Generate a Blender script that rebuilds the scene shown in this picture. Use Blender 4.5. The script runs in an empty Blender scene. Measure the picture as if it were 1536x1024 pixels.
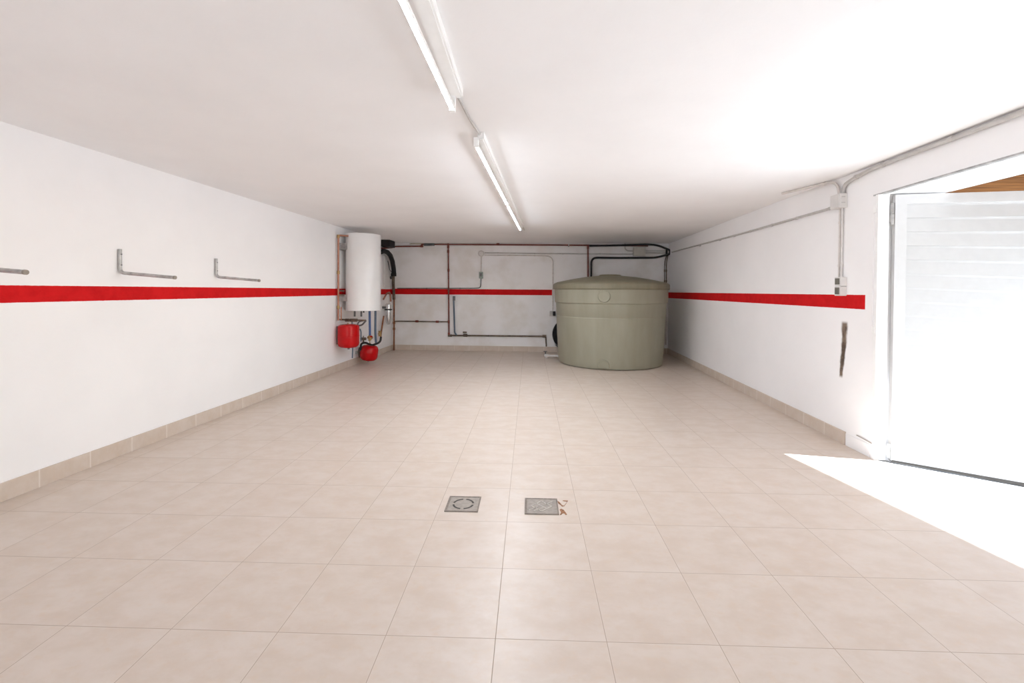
import bpy, bmesh, math, random
from mathutils import Vector, Matrix
from math import cos, sin, tan, radians, pi

scene = bpy.context.scene
COL = scene.collection
random.seed(7)

# light
SUN_E, SKY_E, TUBE_NEAR, TUBE_FAR = 53.0, 0.46, 30.0, 270.0
SUN_COL = (0.80, 0.885, 0.985)
TUBE_COL = (0.82, 0.89, 0.98)

# ------------------------------------------------------------------ room dimensions (metres)
XL, XR, ZC, YB, TB = -3.176, 2.491, 2.227, 9.012, 0.0041   # left wall, right wall, ceiling, back wall, back wall skew
YF = -2.6                                                   # wall behind the camera
JAMB, NEAR, LINTEL, DEPTH = 3.478, 0.35, 1.995, 0.44        # garage doorway in the right wall
def yback(x): return YB + TB * x

# ------------------------------------------------------------------ camera
CAM_F, CAM_CX, CAM_CY = 657.44, 774.65, 444.5
CAM_PITCH, CAM_ROLL, CAM_YAW, CAM_H = 0.01341, 0.00637, 0.06432, 1.25774
_fwd = Vector((-sin(CAM_YAW)*cos(CAM_PITCH), cos(CAM_YAW)*cos(CAM_PITCH), -sin(CAM_PITCH)))
_rt = Vector((cos(CAM_YAW), sin(CAM_YAW), 0.0))
_up = _rt.cross(_fwd)
CR = _rt*cos(CAM_ROLL) + _up*sin(CAM_ROLL)
CU = -_rt*sin(CAM_ROLL) + _up*cos(CAM_ROLL)
CO = Vector((0, 0, CAM_H))
cam_data = bpy.data.cameras.new('camera')
cam = bpy.data.objects.new('camera', cam_data)
COL.objects.link(cam)
cam.matrix_world = Matrix(((CR.x, CU.x, -_fwd.x, 0), (CR.y, CU.y, -_fwd.y, 0), (CR.z, CU.z, -_fwd.z, CAM_H), (0, 0, 0, 1)))
cam_data.sensor_width = 36
cam_data.lens = CAM_F/1536*36
cam_data.shift_x = -(CAM_CX-768)/1536
cam_data.shift_y = (CAM_CY-512)/1536
cam_data.clip_start = 0.02
scene.camera = cam

# survey helpers: where the line of sight of a measured photo point meets a real surface of the room
def sight(px, py): return CR*((px-CAM_CX)/CAM_F) + CU*((CAM_CY-py)/CAM_F) + _fwd
def on_left(px, py, off=0.0):
    d = sight(px, py); return CO + d*((XL+off)/d.x)
def on_right(px, py, off=0.0):
    d = sight(px, py); return CO + d*((XR-off)/d.x)
def on_back(px, py, off=0.0):
    d = sight(px, py); return CO + d*((YB-off)/(d.y-TB*d.x))
def on_depth(px, py, y):
    d = sight(px, py); return CO + d*(y/d.y)
def on_level(px, py, z):
    d = sight(px, py); return CO + d*((z-CAM_H)/d.z)

# ------------------------------------------------------------------ materials
def new_mat(name):
    m = bpy.data.materials.new(name); m.use_nodes = True
    nt = m.node_tree
    return m, nt, nt.nodes['Principled BSDF']
def link(nt, a, b): nt.links.new(a, b)
def math_node(nt, op, a, b=None, c=None, clamp=False):
    n = nt.nodes.new('ShaderNodeMath'); n.operation = op; n.use_clamp = clamp
    for i, v in enumerate((a, b, c)):
        if v is None: continue
        if isinstance(v, (int, float)): n.inputs[i].default_value = v
        else: link(nt, v, n.inputs[i])
    return n.outputs[0]
def mix_col(nt, f, a, b):
    n = nt.nodes.new('ShaderNodeMix'); n.data_type = 'RGBA'
    for sock, v in ((n.inputs[0], f), (n.inputs[6], a), (n.inputs[7], b)):
        if isinstance(v, (int, float)): sock.default_value = v
        elif isinstance(v, tuple): sock.default_value = (*v, 1)
        else: link(nt, v, sock)
    return n.outputs[2]
def noise(nt, vec, scale, detail=4, rough=0.55):
    n = nt.nodes.new('ShaderNodeTexNoise'); n.inputs['Scale'].default_value = scale
    n.inputs['Detail'].default_value = detail; n.inputs['Roughness'].default_value = rough
    if vec is not None: link(nt, vec, n.inputs['Vector'])
    return n.outputs['Fac']
def ramp(nt, f, lo, hi):
    n = nt.nodes.new('ShaderNodeMapRange'); n.interpolation_type = 'SMOOTHSTEP'
    link(nt, f, n.inputs[0]); n.inputs[1].default_value = lo; n.inputs[2].default_value = hi
    return n.outputs[0]
def place(nt):
    g = nt.nodes.new('ShaderNodeNewGeometry')
    s = nt.nodes.new('ShaderNodeSeparateXYZ'); link(nt, g.outputs['Position'], s.inputs[0])
    return g.outputs['Position'], s.outputs[0], s.outputs[1], s.outputs[2]
def add_bump(nt, b, h, strength, dist=0.01):
    n = nt.nodes.new('ShaderNodeBump'); n.inputs['Strength'].default_value = strength
    n.inputs['Distance'].default_value = dist; link(nt, h, n.inputs['Height'])
    link(nt, n.outputs[0], b.inputs['Normal'])
def simple(name, col, rough=0.5, metal=0.0, var=0.08, scale=14.0, bump=0.0, coat=0.0):
    m, nt, b = new_mat(name)
    tc = nt.nodes.new('ShaderNodeTexCoord')
    f = noise(nt, tc.outputs['Object'], scale)
    c = mix_col(nt, ramp(nt, f, 0.3, 0.7), tuple(v*(1-var) for v in col), tuple(min(1, v*(1+var)) for v in col))
    link(nt, c, b.inputs['Base Color'])
    b.inputs['Roughness'].default_value = rough; b.inputs['Metallic'].default_value = metal
    if coat: b.inputs['Coat Weight'].default_value = coat
    if bump: add_bump(nt, b, f, bump)
    return m

WHITE = (0.890, 0.880, 0.880)
RED = (0.62, 0.012, 0.014)
def band(nt, v, lo, hi):          # 1 inside lo..hi
    a = math_node(nt, 'GREATER_THAN', v, lo); b_ = math_node(nt, 'LESS_THAN', v, hi)
    return math_node(nt, 'MULTIPLY', a, b_)
def wall_mat(name, stripe=None, scuff=None, damp=False):
    m, nt, b = new_mat(name)
    pos, X, Y, Z = place(nt)
    n1 = noise(nt, pos, 1.7, 5); n2 = noise(nt, pos, 34, 5); n3 = noise(nt, pos, 9, 6, 0.7)
    c = mix_col(nt, ramp(nt, n1, 0.3, 0.75), WHITE, tuple(v*0.965 for v in WHITE))
    speck = ramp(nt, n3, 0.735, 0.76)
    c = mix_col(nt, math_node(nt, 'MULTIPLY', speck, 0.25), c, (0.5, 0.47, 0.45))
    if damp:      # old damp and lime stains low on the left of the back wall and round the pipes
        low = math_node(nt, 'MULTIPLY', ramp(nt, n1, 0.42, 0.68), 0.30)
        c = mix_col(nt, low, c, (0.62, 0.55, 0.44))
    if stripe:
        axis, lo, hi, z0, z1 = stripe
        A = {'x': X, 'y': Y}[axis]
        edge = math_node(nt, 'MULTIPLY_ADD', n2, 0.004, -0.002)
        zz = math_node(nt, 'ADD', Z, edge)
        mk = math_node(nt, 'MULTIPLY', band(nt, zz, z0, z1), band(nt, A, lo, hi))
        red = mix_col(nt, ramp(nt, n3, 0.35, 0.7), RED, (0.52, 0.008, 0.010))
        c = mix_col(nt, mk, c, red)
    if scuff:     # the brown scrape beside the garage door
        (ya, za), (yb_, zb) = scuff
        t = math_node(nt, 'DIVIDE', math_node(nt, 'SUBTRACT', Z, za), zb-za)
        cy = math_node(nt, 'MULTIPLY_ADD', t, yb_-ya, ya)
        wob = math_node(nt, 'MULTIPLY_ADD', noise(nt, pos, 7, 3), 0.05, -0.025)
        d = math_node(nt, 'ABSOLUTE', math_node(nt, 'ADD', math_node(nt, 'SUBTRACT', Y, cy), wob))
        d = math_node(nt, 'MULTIPLY', d, math_node(nt, 'MULTIPLY_ADD', t, 0.6, 0.85))
        ends = math_node(nt, 'MULTIPLY', ramp(nt, t, -0.02, 0.05), math_node(nt, 'SUBTRACT', 1.0, ramp(nt, t, 0.95, 1.02)))
        core = math_node(nt, 'MULTIPLY', math_node(nt, 'SUBTRACT', 1.0, ramp(nt, d, 0.018, 0.042)), ends)
        brown = mix_col(nt, ramp(nt, n3, 0.42, 0.62), (0.10, 0.072, 0.055), (0.22, 0.165, 0.125))
        c = mix_col(nt, core, c, brown)
    link(nt, c, b.inputs['Base Color'])
    b.inputs['Roughness'].default_value = 0.72
    b.inputs['Specular IOR Level'].default_value = 0.10
    h = math_node(nt, 'ADD', math_node(nt, 'MULTIPLY', n2, 0.5), n3)
    add_bump(nt, b, h, 0.12, 0.008)
    return m

def tile_mat(name, floor=True):
    m, nt, b = new_mat(name)
    pos, X, Y, Z = place(nt)
    if floor:
        ph, ox, oy, S, grout = 0.035, -0.1683, 1.55982, 0.40, 0.0016
        dx = math_node(nt, 'SUBTRACT', X, ox); dy = math_node(nt, 'SUBTRACT', Y, oy)
        u = math_node(nt, 'ADD', math_node(nt, 'MULTIPLY', dx, cos(ph)/S), math_node(nt, 'MULTIPLY', dy, sin(ph)/S))
        v = math_node(nt, 'ADD', math_node(nt, 'MULTIPLY', dx, -sin(ph)/S), math_node(nt, 'MULTIPLY', dy, cos(ph)/S))
    else:
        S, grout = 0.31, 0.003
        u = math_node(nt, 'DIVIDE', math_node(nt, 'ADD', X, Y), S); v = None
    def dist(w):
        fr = math_node(nt, 'FRACT', math_node(nt, 'ADD', w, 100.5))
        return math_node(nt, 'MULTIPLY', math_node(nt, 'ABSOLUTE', math_node(nt, 'SUBTRACT', fr, 0.5)), S)
    d = dist(u) if v is None else math_node(nt, 'MINIMUM', dist(u), dist(v))
    line = math_node(nt, 'SUBTRACT', 1.0, ramp(nt, d, grout*0.75, grout*1.25))
    lip = math_node(nt, 'SUBTRACT', 1.0, ramp(nt, d, grout*1.2, grout*3.2))
    cell = nt.nodes.new('ShaderNodeCombineXYZ')
    link(nt, math_node(nt, 'FLOOR', math_node(nt, 'ADD', u, 0.0)), cell.inputs[0])
    if v is not None: link(nt, math_node(nt, 'FLOOR', v), cell.inputs[1])
    wn = nt.nodes.new('ShaderNodeTexWhiteNoise'); link(nt, cell.outputs[0], wn.inputs['Vector'])
    # cloudy veining, stretched along the rows of tiles
    mp = nt.nodes.new('ShaderNodeMapping'); link(nt, pos, mp.inputs[0]); mp.inputs['Scale'].default_value = (1.0, 1.5, 1.0)
    off = nt.nodes.new('ShaderNodeVectorMath'); off.operation = 'MULTIPLY_ADD'
    link(nt, wn.outputs['Color'], off.inputs[0]); off.inputs[1].default_value = (7, 7, 7); link(nt, mp.outputs[0], off.inputs[2])
    f1 = noise(nt, off.outputs[0], 6.5, 7, 0.62); f2 = noise(nt, off.outputs[0], 24, 6, 0.65)
    f3 = noise(nt, off.outputs[0], 14, 4, 0.6)
    base = mix_col(nt, ramp(nt, f1, 0.30, 0.70), (0.580, 0.482, 0.398), (0.632, 0.548, 0.476))
    base = mix_col(nt, math_node(nt, 'MULTIPLY', ramp(nt, f2, 0.50, 0.72), 0.42), base, (0.61, 0.475, 0.355))
    base = mix_col(nt, math_node(nt, 'MULTIPLY', ramp(nt, f3, 0.56, 0.72), 0.30), base, (0.655, 0.585, 0.530))
    base = mix_col(nt, math_node(nt, 'MULTIPLY', wn.outputs['Value'], 0.10), base, (0.54, 0.46, 0.40))
    base = mix_col(nt, math_node(nt, 'MULTIPLY', lip, 0.25), base, (0.74, 0.66, 0.59))
    base = mix_col(nt, line, base, (0.42, 0.335, 0.265) if floor else (0.72, 0.65, 0.59))
    link(nt, base, b.inputs['Base Color'])
    r = math_node(nt, 'MULTIPLY_ADD', line, 0.4, 0.35 if floor else 0.45)
    link(nt, r, b.inputs['Roughness'])
    b.inputs['Specular IOR Level'].default_value = 0.34
    h = math_node(nt, 'SUBTRACT', math_node(nt, 'MULTIPLY', f2, 0.05), line)
    add_bump(nt, b, h, 0.25, 0.002)
    return m

def wood_mat(name):
    m, nt, b = new_mat(name)
    tc = nt.nodes.new('ShaderNodeTexCoord')
    mp = nt.nodes.new('ShaderNodeMapping'); mp.inputs['Scale'].default_value = (0.8, 14, 14); link(nt, tc.outputs['Object'], mp.inputs[0])
    f = noise(nt, mp.outputs[0], 2.2, 6, 0.6)
    c = mix_col(nt, ramp(nt, f, 0.3, 0.7), (0.050, 0.019, 0.005), (0.17, 0.07, 0.018))
    link(nt, c, b.inputs['Base Color']); b.inputs['Roughness'].default_value = 0.9
    b.inputs['Specular IOR Level'].default_value = 0.03
    add_bump(nt, b, f, 0.2, 0.004)
    return m
def copper_mat(name, a, b2, rough=0.38, metal=0.6):
    m, nt, b = new_mat(name)
    tc = nt.nodes.new('ShaderNodeTexCoord')
    f = noise(nt, tc.outputs['Object'], 9, 5, 0.7)
    link(nt, mix_col(nt, ramp(nt, f, 0.35, 0.68), a, b2), b.inputs['Base Color'])
    b.inputs['Roughness'].default_value = rough; b.inputs['Metallic'].default_value = metal
    return m
def tank_mat(name, a, b2):
    m, nt, b = new_mat(name)
    tc = nt.nodes.new('ShaderNodeTexCoord')
    mp = nt.nodes.new('ShaderNodeMapping'); mp.inputs['Scale'].default_value = (1, 1, 0.22); link(nt, tc.outputs['Object'], mp.inputs[0])
    f = noise(nt, mp.outputs[0], 5, 5, 0.6); g = noise(nt, tc.outputs['Object'], 60, 3)
    c = mix_col(nt, ramp(nt, f, 0.3, 0.72), a, b2)
    link(nt, c, b.inputs['Base Color']); b.inputs['Roughness'].default_value = 0.48
    b.inputs['Specular IOR Level'].default_value = 0.35
    add_bump(nt, b, math_node(nt, 'ADD', f, math_node(nt, 'MULTIPLY', g, 0.15)), 0.10, 0.01)
    return m

M = {}
SC1, SC2 = on_right(1267, 482), on_right(1262, 566)
M['wall_left'] = wall_mat('painted plaster with red band on the left', ('y', YF-1, YB+1, 1.166, 1.270))
M['wall_back'] = wall_mat('stained plaster with red band at the back', ('x', -4, 0.150, 1.166, 1.281), damp=True)
M['wall_right'] = wall_mat('painted plaster with red band on the right', ('y', 3.58, YB+1, 1.128, 1.241), scuff=((SC1.y, SC1.z), (SC2.y, SC2.z)))
M['wall'] = wall_mat('white painted plaster')
M['floor'] = tile_mat('beige ceramic floor tile')
M['skirting'] = tile_mat('beige ceramic skirting tile', False)
M['white_metal'] = simple('white painted steel', (0.88, 0.88, 0.87), 0.42, 0, 0.03)
M['door_white'] = simple('off white door paint', (0.54, 0.535, 0.53), 0.5, 0, 0.02)
M['lamp_white'] = simple('white enamelled batten', (0.93, 0.93, 0.92), 0.35, 0, 0.02)
M['boiler_white'] = simple('white boiler enamel', (0.82, 0.81, 0.80), 0.28, 0, 0.02, 3, coat=0.3)
M['red_enamel'] = simple('red enamel', (0.50, 0.002, 0.004), 0.20, 0, 0.05)
M['red_enamel'].node_tree.nodes['Principled BSDF'].inputs['Specular IOR Level'].default_value = 0.3
M['galv'] = simple('galvanised steel', (0.42, 0.41, 0.40), 0.42, 0.7, 0.22, 22)
M['dark_metal'] = simple('dark grey pipe', (0.14, 0.14, 0.145), 0.5, 0.3, 0.2, 20)
M['black'] = simple('black rubber', (0.007, 0.007, 0.008), 0.6, 0, 0.25, 20)
M['grey_plastic'] = simple('grey conduit plastic', (0.50, 0.48, 0.46), 0.5, 0, 0.08)
M['pale_plastic'] = simple('pale conduit plastic', (0.62, 0.58, 0.55), 0.5, 0, 0.08)
M['box_plastic'] = simple('pale grey box plastic', (0.66, 0.64, 0.62), 0.5, 0, 0.04)
M['warm_box'] = simple('yellowed grey box plastic', (0.52, 0.50, 0.44), 0.5, 0, 0.05)
M['green_plastic'] = simple('grey green switch plastic', (0.26, 0.32, 0.28), 0.5, 0, 0.08)
M['dark_plastic'] = simple('dark grey switch rocker', (0.15, 0.14, 0.115), 0.5, 0, 0.08)
M['blue_pipe'] = simple('blue pipe', (0.075, 0.14, 0.33), 0.4, 0, 0.08)
M['slate_pipe'] = simple('blue grey pipe', (0.10, 0.14, 0.20), 0.45, 0, 0.1)
M['copper'] = copper_mat('dull copper', (0.30, 0.13, 0.085), (0.46, 0.22, 0.15))
M['red_copper'] = copper_mat('red brown primed pipe', (0.145, 0.030, 0.022), (0.25, 0.065, 0.045), 0.5, 0.1)
M['brass'] = copper_mat('brass', (0.33, 0.20, 0.08), (0.52, 0.34, 0.14))
M['bronze'] = copper_mat('tarnished pipe', (0.085, 0.06, 0.045), (0.20, 0.15, 0.11), 0.5, 0.4)
M['rust'] = copper_mat('rust brown pipe', (0.17, 0.06, 0.025), (0.36, 0.15, 0.07), 0.6, 0.2)
M['chrome'] = simple('satin aluminium', (0.72, 0.72, 0.72), 0.22, 0.9, 0.05)
M['tank'] = tank_mat('olive green polyethylene', (0.305, 0.292, 0.218), (0.345, 0.33, 0.255))
M['tank_lid'] = tank_mat('olive tank lid with painted shade', (0.205, 0.185, 0.125), (0.25, 0.225, 0.155))  # darker than the body: shade on the dome put into the colour
M['wood'] = wood_mat('brown stained porch wood')
M['drain'] = simple('zinc grey drain', (0.305, 0.265, 0.225), 0.6, 0.0, 0.12, 40)
M['drain_edge'] = simple('dirty drain rim', (0.21, 0.17, 0.14), 0.7, 0, 0.2, 60)
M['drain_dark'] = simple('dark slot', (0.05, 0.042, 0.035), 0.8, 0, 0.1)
M['drain_light'] = simple('pale scratched metal', (0.42, 0.375, 0.325), 0.6, 0.0, 0.12, 60)
M['mortar'] = simple('brown broken mortar', (0.27, 0.13, 0.065), 0.9, 0, 0.35, 70)
M['plaster'] = simple('rough cream plaster', (0.52, 0.48, 0.36), 0.9, 0, 0.22, 18, 0.3)
M['paving'] = simple('grey outdoor paving', (0.27, 0.265, 0.255), 0.85, 0, 0.06, 8, 0.1)
M['ground'] = simple('pale concrete', (0.46, 0.45, 0.435), 0.85, 0, 0.06, 8, 0.1)
M['tube_glass'] = simple('white coated lamp glass', (0.92, 0.92, 0.91), 0.3, 0, 0.01)
for key, power in (('tube_near', TUBE_NEAR), ('tube_far', TUBE_FAR)):  # the tubes are really off; their glow is added to brighten the room
    M[key], _nt, _b = new_mat('fluorescent tube added glow '+key[5:])
    _b.inputs['Base Color'].default_value = (0.95, 0.95, 0.94, 1); _b.inputs['Roughness'].default_value = 0.25
    _b.inputs['Emission Color'].default_value = (*TUBE_COL, 1); _b.inputs['Emission Strength'].default_value = power

# ------------------------------------------------------------------ mesh helpers
def V(*a): return Vector(a)
def box(bm, lo, hi, bevel=0.0):
    lo, hi = Vector(lo), Vector(hi)
    vs = [bm.verts.new((x, y, z)) for z in (lo.z, hi.z) for y in (lo.y, hi.y) for x in (lo.x, hi.x)]
    fs = [bm.faces.new([vs[i] for i in f]) for f in ((0, 2, 3, 1), (4, 5, 7, 6), (0, 1, 5, 4), (2, 6, 7, 3), (0, 4, 6, 2), (1, 3, 7, 5))]
    if bevel:
        es = {e for f in fs for e in f.edges}
        bmesh.ops.bevel(bm, geom=list(es), offset=bevel, segments=2, affect='EDGES', profile=0.7)
    return bm
def prism(bm, poly, z0, z1):
    """upright prism over a plan polygon; z0 / z1 may be functions of (x, y)"""
    g0 = z0 if callable(z0) else (lambda x, y: z0)
    g1 = z1 if callable(z1) else (lambda x, y: z1)
    a = [bm.verts.new((x, y, g0(x, y))) for x, y in poly]; b = [bm.verts.new((x, y, g1(x, y))) for x, y in poly]
    n = len(poly)
    bm.faces.new(a[::-1]); bm.faces.new(b)
    for i in range(n): bm.faces.new((a[i], a[(i+1) % n], b[(i+1) % n], b[i]))
    bmesh.ops.recalc_face_normals(bm, faces=bm.faces)
    return bm
def rounded(pts, rad, n=6):
    pts = [Vector(p) for p in pts]
    out = [pts[0]]
    for i in range(1, len(pts)-1):
        a, p, c = pts[i-1], pts[i], pts[i+1]
        u, w = (a-p), (c-p)
        r = min(rad, u.length*0.49, w.length*0.49)
        s, e = p+u.normalized()*r, p+w.normalized()*r
        for k in range(n+1):
            t = k/n
            out.append(s*(1-t)**2 + p*2*t*(1-t) + e*t*t)
    out.append(pts[-1])
    return out
def tube(bm, pts, r, seg=12, rad=0.0, caps=True):
    pts = rounded(pts, rad) if rad else [Vector(p) for p in pts]
    rings = []
    t0 = (pts[1]-pts[0]).normalized()
    ref = V(0, 0, 1) if abs(t0.z) < 0.9 else V(1, 0, 0)
    nrm = (ref - t0*ref.dot(t0)).normalized()
    for i, p in enumerate(pts):
        t = ((pts[min(i+1, len(pts)-1)]-pts[max(i-1, 0)])).normalized()
        nrm = (nrm - t*nrm.dot(t)).normalized()
        bn = t.cross(nrm)
        rr = r(i/(len(pts)-1)) if callable(r) else r
        rings.append([bm.verts.new(p + (nrm*cos(2*pi*k/seg) + bn*sin(2*pi*k/seg))*rr) for k in range(seg)])
    for a, b in zip(rings, rings[1:]):
        for k in range(seg):
            bm.faces.new((a[k], a[(k+1) % seg], b[(k+1) % seg], b[k]))
    if caps:
        bm.faces.new(rings[0][::-1]); bm.faces.new(rings[-1])
    return bm
def lathe(bm, prof, c, seg=48, axis=None):
    """profile of (radius, height); axis: unit vector, default up"""
    c = Vector(c); ax = (axis or V(0, 0, 1)).normalized()
    ref = V(1, 0, 0) if abs(ax.x) < 0.9 else V(0, 1, 0)
    e1 = (ref-ax*ref.dot(ax)).normalized(); e2 = ax.cross(e1)
    rings = []
    for r, h in prof:
        if r < 1e-6: rings.append([bm.verts.new(c+ax*h)])
        else: rings.append([bm.verts.new(c+ax*h+(e1*cos(2*pi*k/seg)+e2*sin(2*pi*k/seg))*r) for k in range(seg)])
    for a, b in zip(rings, rings[1:]):
        for k in range(seg):
            k2 = (k+1) % seg
            if len(a) == 1 and len(b) == 1: continue
            if len(a) == 1: bm.faces.new((a[0], b[k2], b[k]))
            elif len(b) == 1: bm.faces.new((a[k], a[k2], b[0]))
            else: bm.faces.new((a[k], a[k2], b[k2], b[k]))
    if len(rings[0]) > 1: bm.faces.new(rings[0][::-1])
    if len(rings[-1]) > 1: bm.faces.new(rings[-1])
    return bm
def BM(): return bmesh.new()

def props(o, label=None, cat=None, group=None, kind=None):
    if label: o['label'] = label
    if cat: o['category'] = cat
    if group: o['group'] = group
    if kind: o['kind'] = kind
    return o
def obj(name, bm, mat, parent=None, smooth=True, label=None, cat=None, group=None, kind=None):
    bmesh.ops.recalc_face_normals(bm, faces=bm.faces)
    if parent is None:
        xs = [v.co.x for v in bm.verts]; ys = [v.co.y for v in bm.verts]; zs = [v.co.z for v in bm.verts]
        org = V((min(xs)+max(xs))/2, (min(ys)+max(ys))/2, min(zs))
    else:
        org = Vector(parent.get('_org', (0, 0, 0)))
    for v in bm.verts: v.co -= org
    me = bpy.data.meshes.new(name); bm.to_mesh(me); bm.free()
    me.materials.append(mat)
    if smooth:
        for p in me.polygons: p.use_smooth = True
        me.set_sharp_from_angle(angle=radians(38))
    o = bpy.data.objects.new(name, me); COL.objects.link(o)
    if parent is None: o.location = org; o['_org'] = tuple(org)
    else: o.parent = parent; o['_org'] = tuple(org)
    return props(o, label, cat, group, kind)
def thing(name, loc, label=None, cat=None, group=None, kind=None):
    o = bpy.data.objects.new(name, None); COL.objects.link(o)
    o.location = loc; o['_org'] = tuple(loc); o.empty_display_size = 0.1
    return props(o, label, cat, group, kind)
def dup(src, delta=(0, 0, 0), parent=None):
    c = src.copy(); COL.objects.link(c)
    if parent is not None: c.parent = parent
    else: c.location = src.location + Vector(delta)
    for ch in list(src.children): dup(ch, (0, 0, 0), c)
    return c

# ------------------------------------------------------------------ the room
obj('floor', box(BM(), (XL-0.2, YF-0.2, -0.15), (XR+0.02, YB+0.25, 0)), M['floor'], None, False, kind='structure')
obj('ceiling', box(BM(), (XL-0.2, YF-0.2, ZC), (XR+DEPTH, YB+0.25, ZC+0.2)), M['wall'], None, False, kind='structure')
obj('wall_left', box(BM(), (XL-0.2, YF-0.2, -0.15), (XL, YB+0.2, ZC)), M['wall_left'], None, False, kind='structure')
obj('wall_front', box(box(box(BM(), (XL, YF-0.2, -0.15), (-3.0, YF, ZC)), (-0.3, YF-0.2, -0.15), (XR, YF, ZC)), (-3.0, YF-0.2, 2.1), (-0.3, YF, ZC)), M['wall'], None, False, kind='structure')
# unseen opening added behind the camera for fill light, leading to the yard
obj('added_yard', box(BM(), (-12, YF-14, -0.2), (14, YF-0.2, -0.02)), M['paving'], None, False, kind='structure')
obj('wall_back', prism(BM(), [(XL, yback(XL)), (XR, yback(XR)), (XR, YB+0.25), (XL, YB+0.25)], -0.15, ZC), M['wall_back'], None, False, kind='structure')
bm = BM()
box(bm, (XR, JAMB, -0.15), (XR+DEPTH, YB+0.25, ZC))
box(bm, (XR, NEAR, LINTEL), (XR+DEPTH, JAMB, ZC))
box(bm, (XR, YF-0.2, -0.15), (XR+DEPTH, NEAR, ZC))
obj('wall_right', bm, M['wall_right'], None, False, kind='structure')

SK, ST = 0.110, 0.013
def skirting(name, lo, hi): obj(name, box(BM(), lo, hi, 0.002), M['skirting'], None, False, kind='structure')
skirting('baseboard_left', (XL, YF, 0), (XL+ST, yback(XL)-ST, SK))
obj('baseboard_back', prism(BM(), [(XL, yback(XL)-ST), (XR, yback(XR)-ST), (XR, yback(XR)), (XL, yback(XL))], 0, SK), M['skirting'], None, False, kind='structure')
skirting('baseboard_right', (XR-ST, 3.77, 0), (XR, yback(XR)-ST, SK))
# the last bit of skirting by the door is painted over white
obj('trim_1', box(BM(), (XR-0.006, 3.50, 0), (XR, 3.768, 0.10), 0.003), M['wall'], None, False, kind='structure')

# garage doorway: white steel post, lugs, and the strip set in the plaster beside it
bm = BM()
box(bm, (XR-0.008, JAMB-0.028, 0), (XR+0.072, JAMB, LINTEL), 0.003)
box(bm, (XR-0.012, JAMB-0.010, 1.86), (XR+0.004, JAMB+0.018, 1.93), 0.002)
box(bm, (XR-0.012, JAMB-0.010, 0.955), (XR+0.004, JAMB+0.018, 1.005), 0.002)
obj('trim_2', bm, M['white_metal'], None, False, kind='structure')
bm = BM(); box(bm, (XR-0.004, JAMB+0.020, 1.005), (XR, JAMB+0.048, 1.855))
obj('trim_3', bm, M['wall'], None, False, kind='structure')
# thin steel angle along the lintel edge
bm = BM(); box(bm, (XR-0.004, NEAR, LINTEL-0.004), (XR+0.03, JAMB+0.03, LINTEL+0.006)); 
obj('trim_4', bm, M['galv'], None, False, kind='structure')

# the door leaf, opened outwards to about a right angle; its lower edge follows the ramp
LEAF, AL = 1.30, radians(-7.2)
HX, HY = XR+0.096, JAMB-0.022
FALL = 0.128
ld = V(cos(AL), sin(AL), 0); ln = V(sin(AL), -cos(AL), 0)       # along the leaf, towards the camera side
def leaf(l, z, t): return V(HX, HY, 0) + ld*l + ln*t + V(0, 0, z)
def low(l): return 0.010 - FALL*l
def slab(bm, l0, l1, z00, z01, z10, z11, t0, t1):
    """board on the leaf: z00..z01 at l0 and z10..z11 at l1, between thicknesses t0 and t1"""
    q = [leaf(l0, z00, t0), leaf(l1, z10, t0), leaf(l1, z11, t0), leaf(l0, z01, t0),
         leaf(l0, z00, t1), leaf(l1, z10, t1), leaf(l1, z11, t1), leaf(l0, z01, t1)]
    v = [bm.verts.new(p) for p in q]
    for f in ((3, 2, 1, 0), (4, 5, 6, 7), (0, 1, 5, 4), (1, 2, 6, 5), (2, 3, 7, 6), (3, 0, 4, 7)): bm.faces.new([v[i] for i in f])
TOP = 1.984
door = thing('door_1', (HX, HY, 0), kind='structure')
bm = BM()
slab(bm, 0, 0.075, low(0), TOP, low(0.075), TOP, 0, 0.035)
slab(bm, LEAF-0.075, LEAF, low(LEAF-0.075), TOP, low(LEAF), TOP, 0, 0.035)
slab(bm, 0.075, LEAF-0.075, TOP-0.07, TOP, TOP-0.07, TOP, 0, 0.035)
slab(bm, 0.075, LEAF-0.075, low(0.075), low(0.075)+0.08, low(LEAF-0.075), low(LEAF-0.075)+0.08, 0, 0.035)
obj('door_frame', bm, M['door_white'], door, False)
bm = BM()
n = 18; l0, l1 = 0.075, LEAF-0.075
prev = None
for i in range(n):                                # overlapping horizontal slats, each leaning out at its foot
    def zz(l, k): return (low(l)+0.08) + (TOP-0.07-low(l)-0.08)*k/n
    a = [leaf(l0, zz(l0, i), 0.026), leaf(l1, zz(l1, i), 0.026), leaf(l1, zz(l1, i+0.86), 0.014), leaf(l0, zz(l0, i+0.86), 0.014),
         leaf(l1, zz(l1, i+1), 0.014), leaf(l0, zz(l0, i+1), 0.014)]
    v = [bm.verts.new(p) for p in a]
    bm.faces.new((v[0], v[1], v[2], v[3])); bm.faces.new((v[3], v[2], v[4], v[5]))
    if i: bm.faces.new((prev[1], prev[0], v[1], v[0]))
    prev = (v[5], v[4])
slab(bm, l0, l1, low(l0)+0.03, TOP-0.03, low(l1)+0.03, TOP-0.03, 0.003, 0.010)
obj('slat_panel', bm, M['door_white'], door, False)
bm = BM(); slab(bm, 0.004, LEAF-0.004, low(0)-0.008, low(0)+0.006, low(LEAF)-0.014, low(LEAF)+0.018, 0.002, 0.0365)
obj('gap_shade_strip', bm, M['drain_dark'], door, False)  # dark strip that paints the shade in the gap under the leaf
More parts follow.
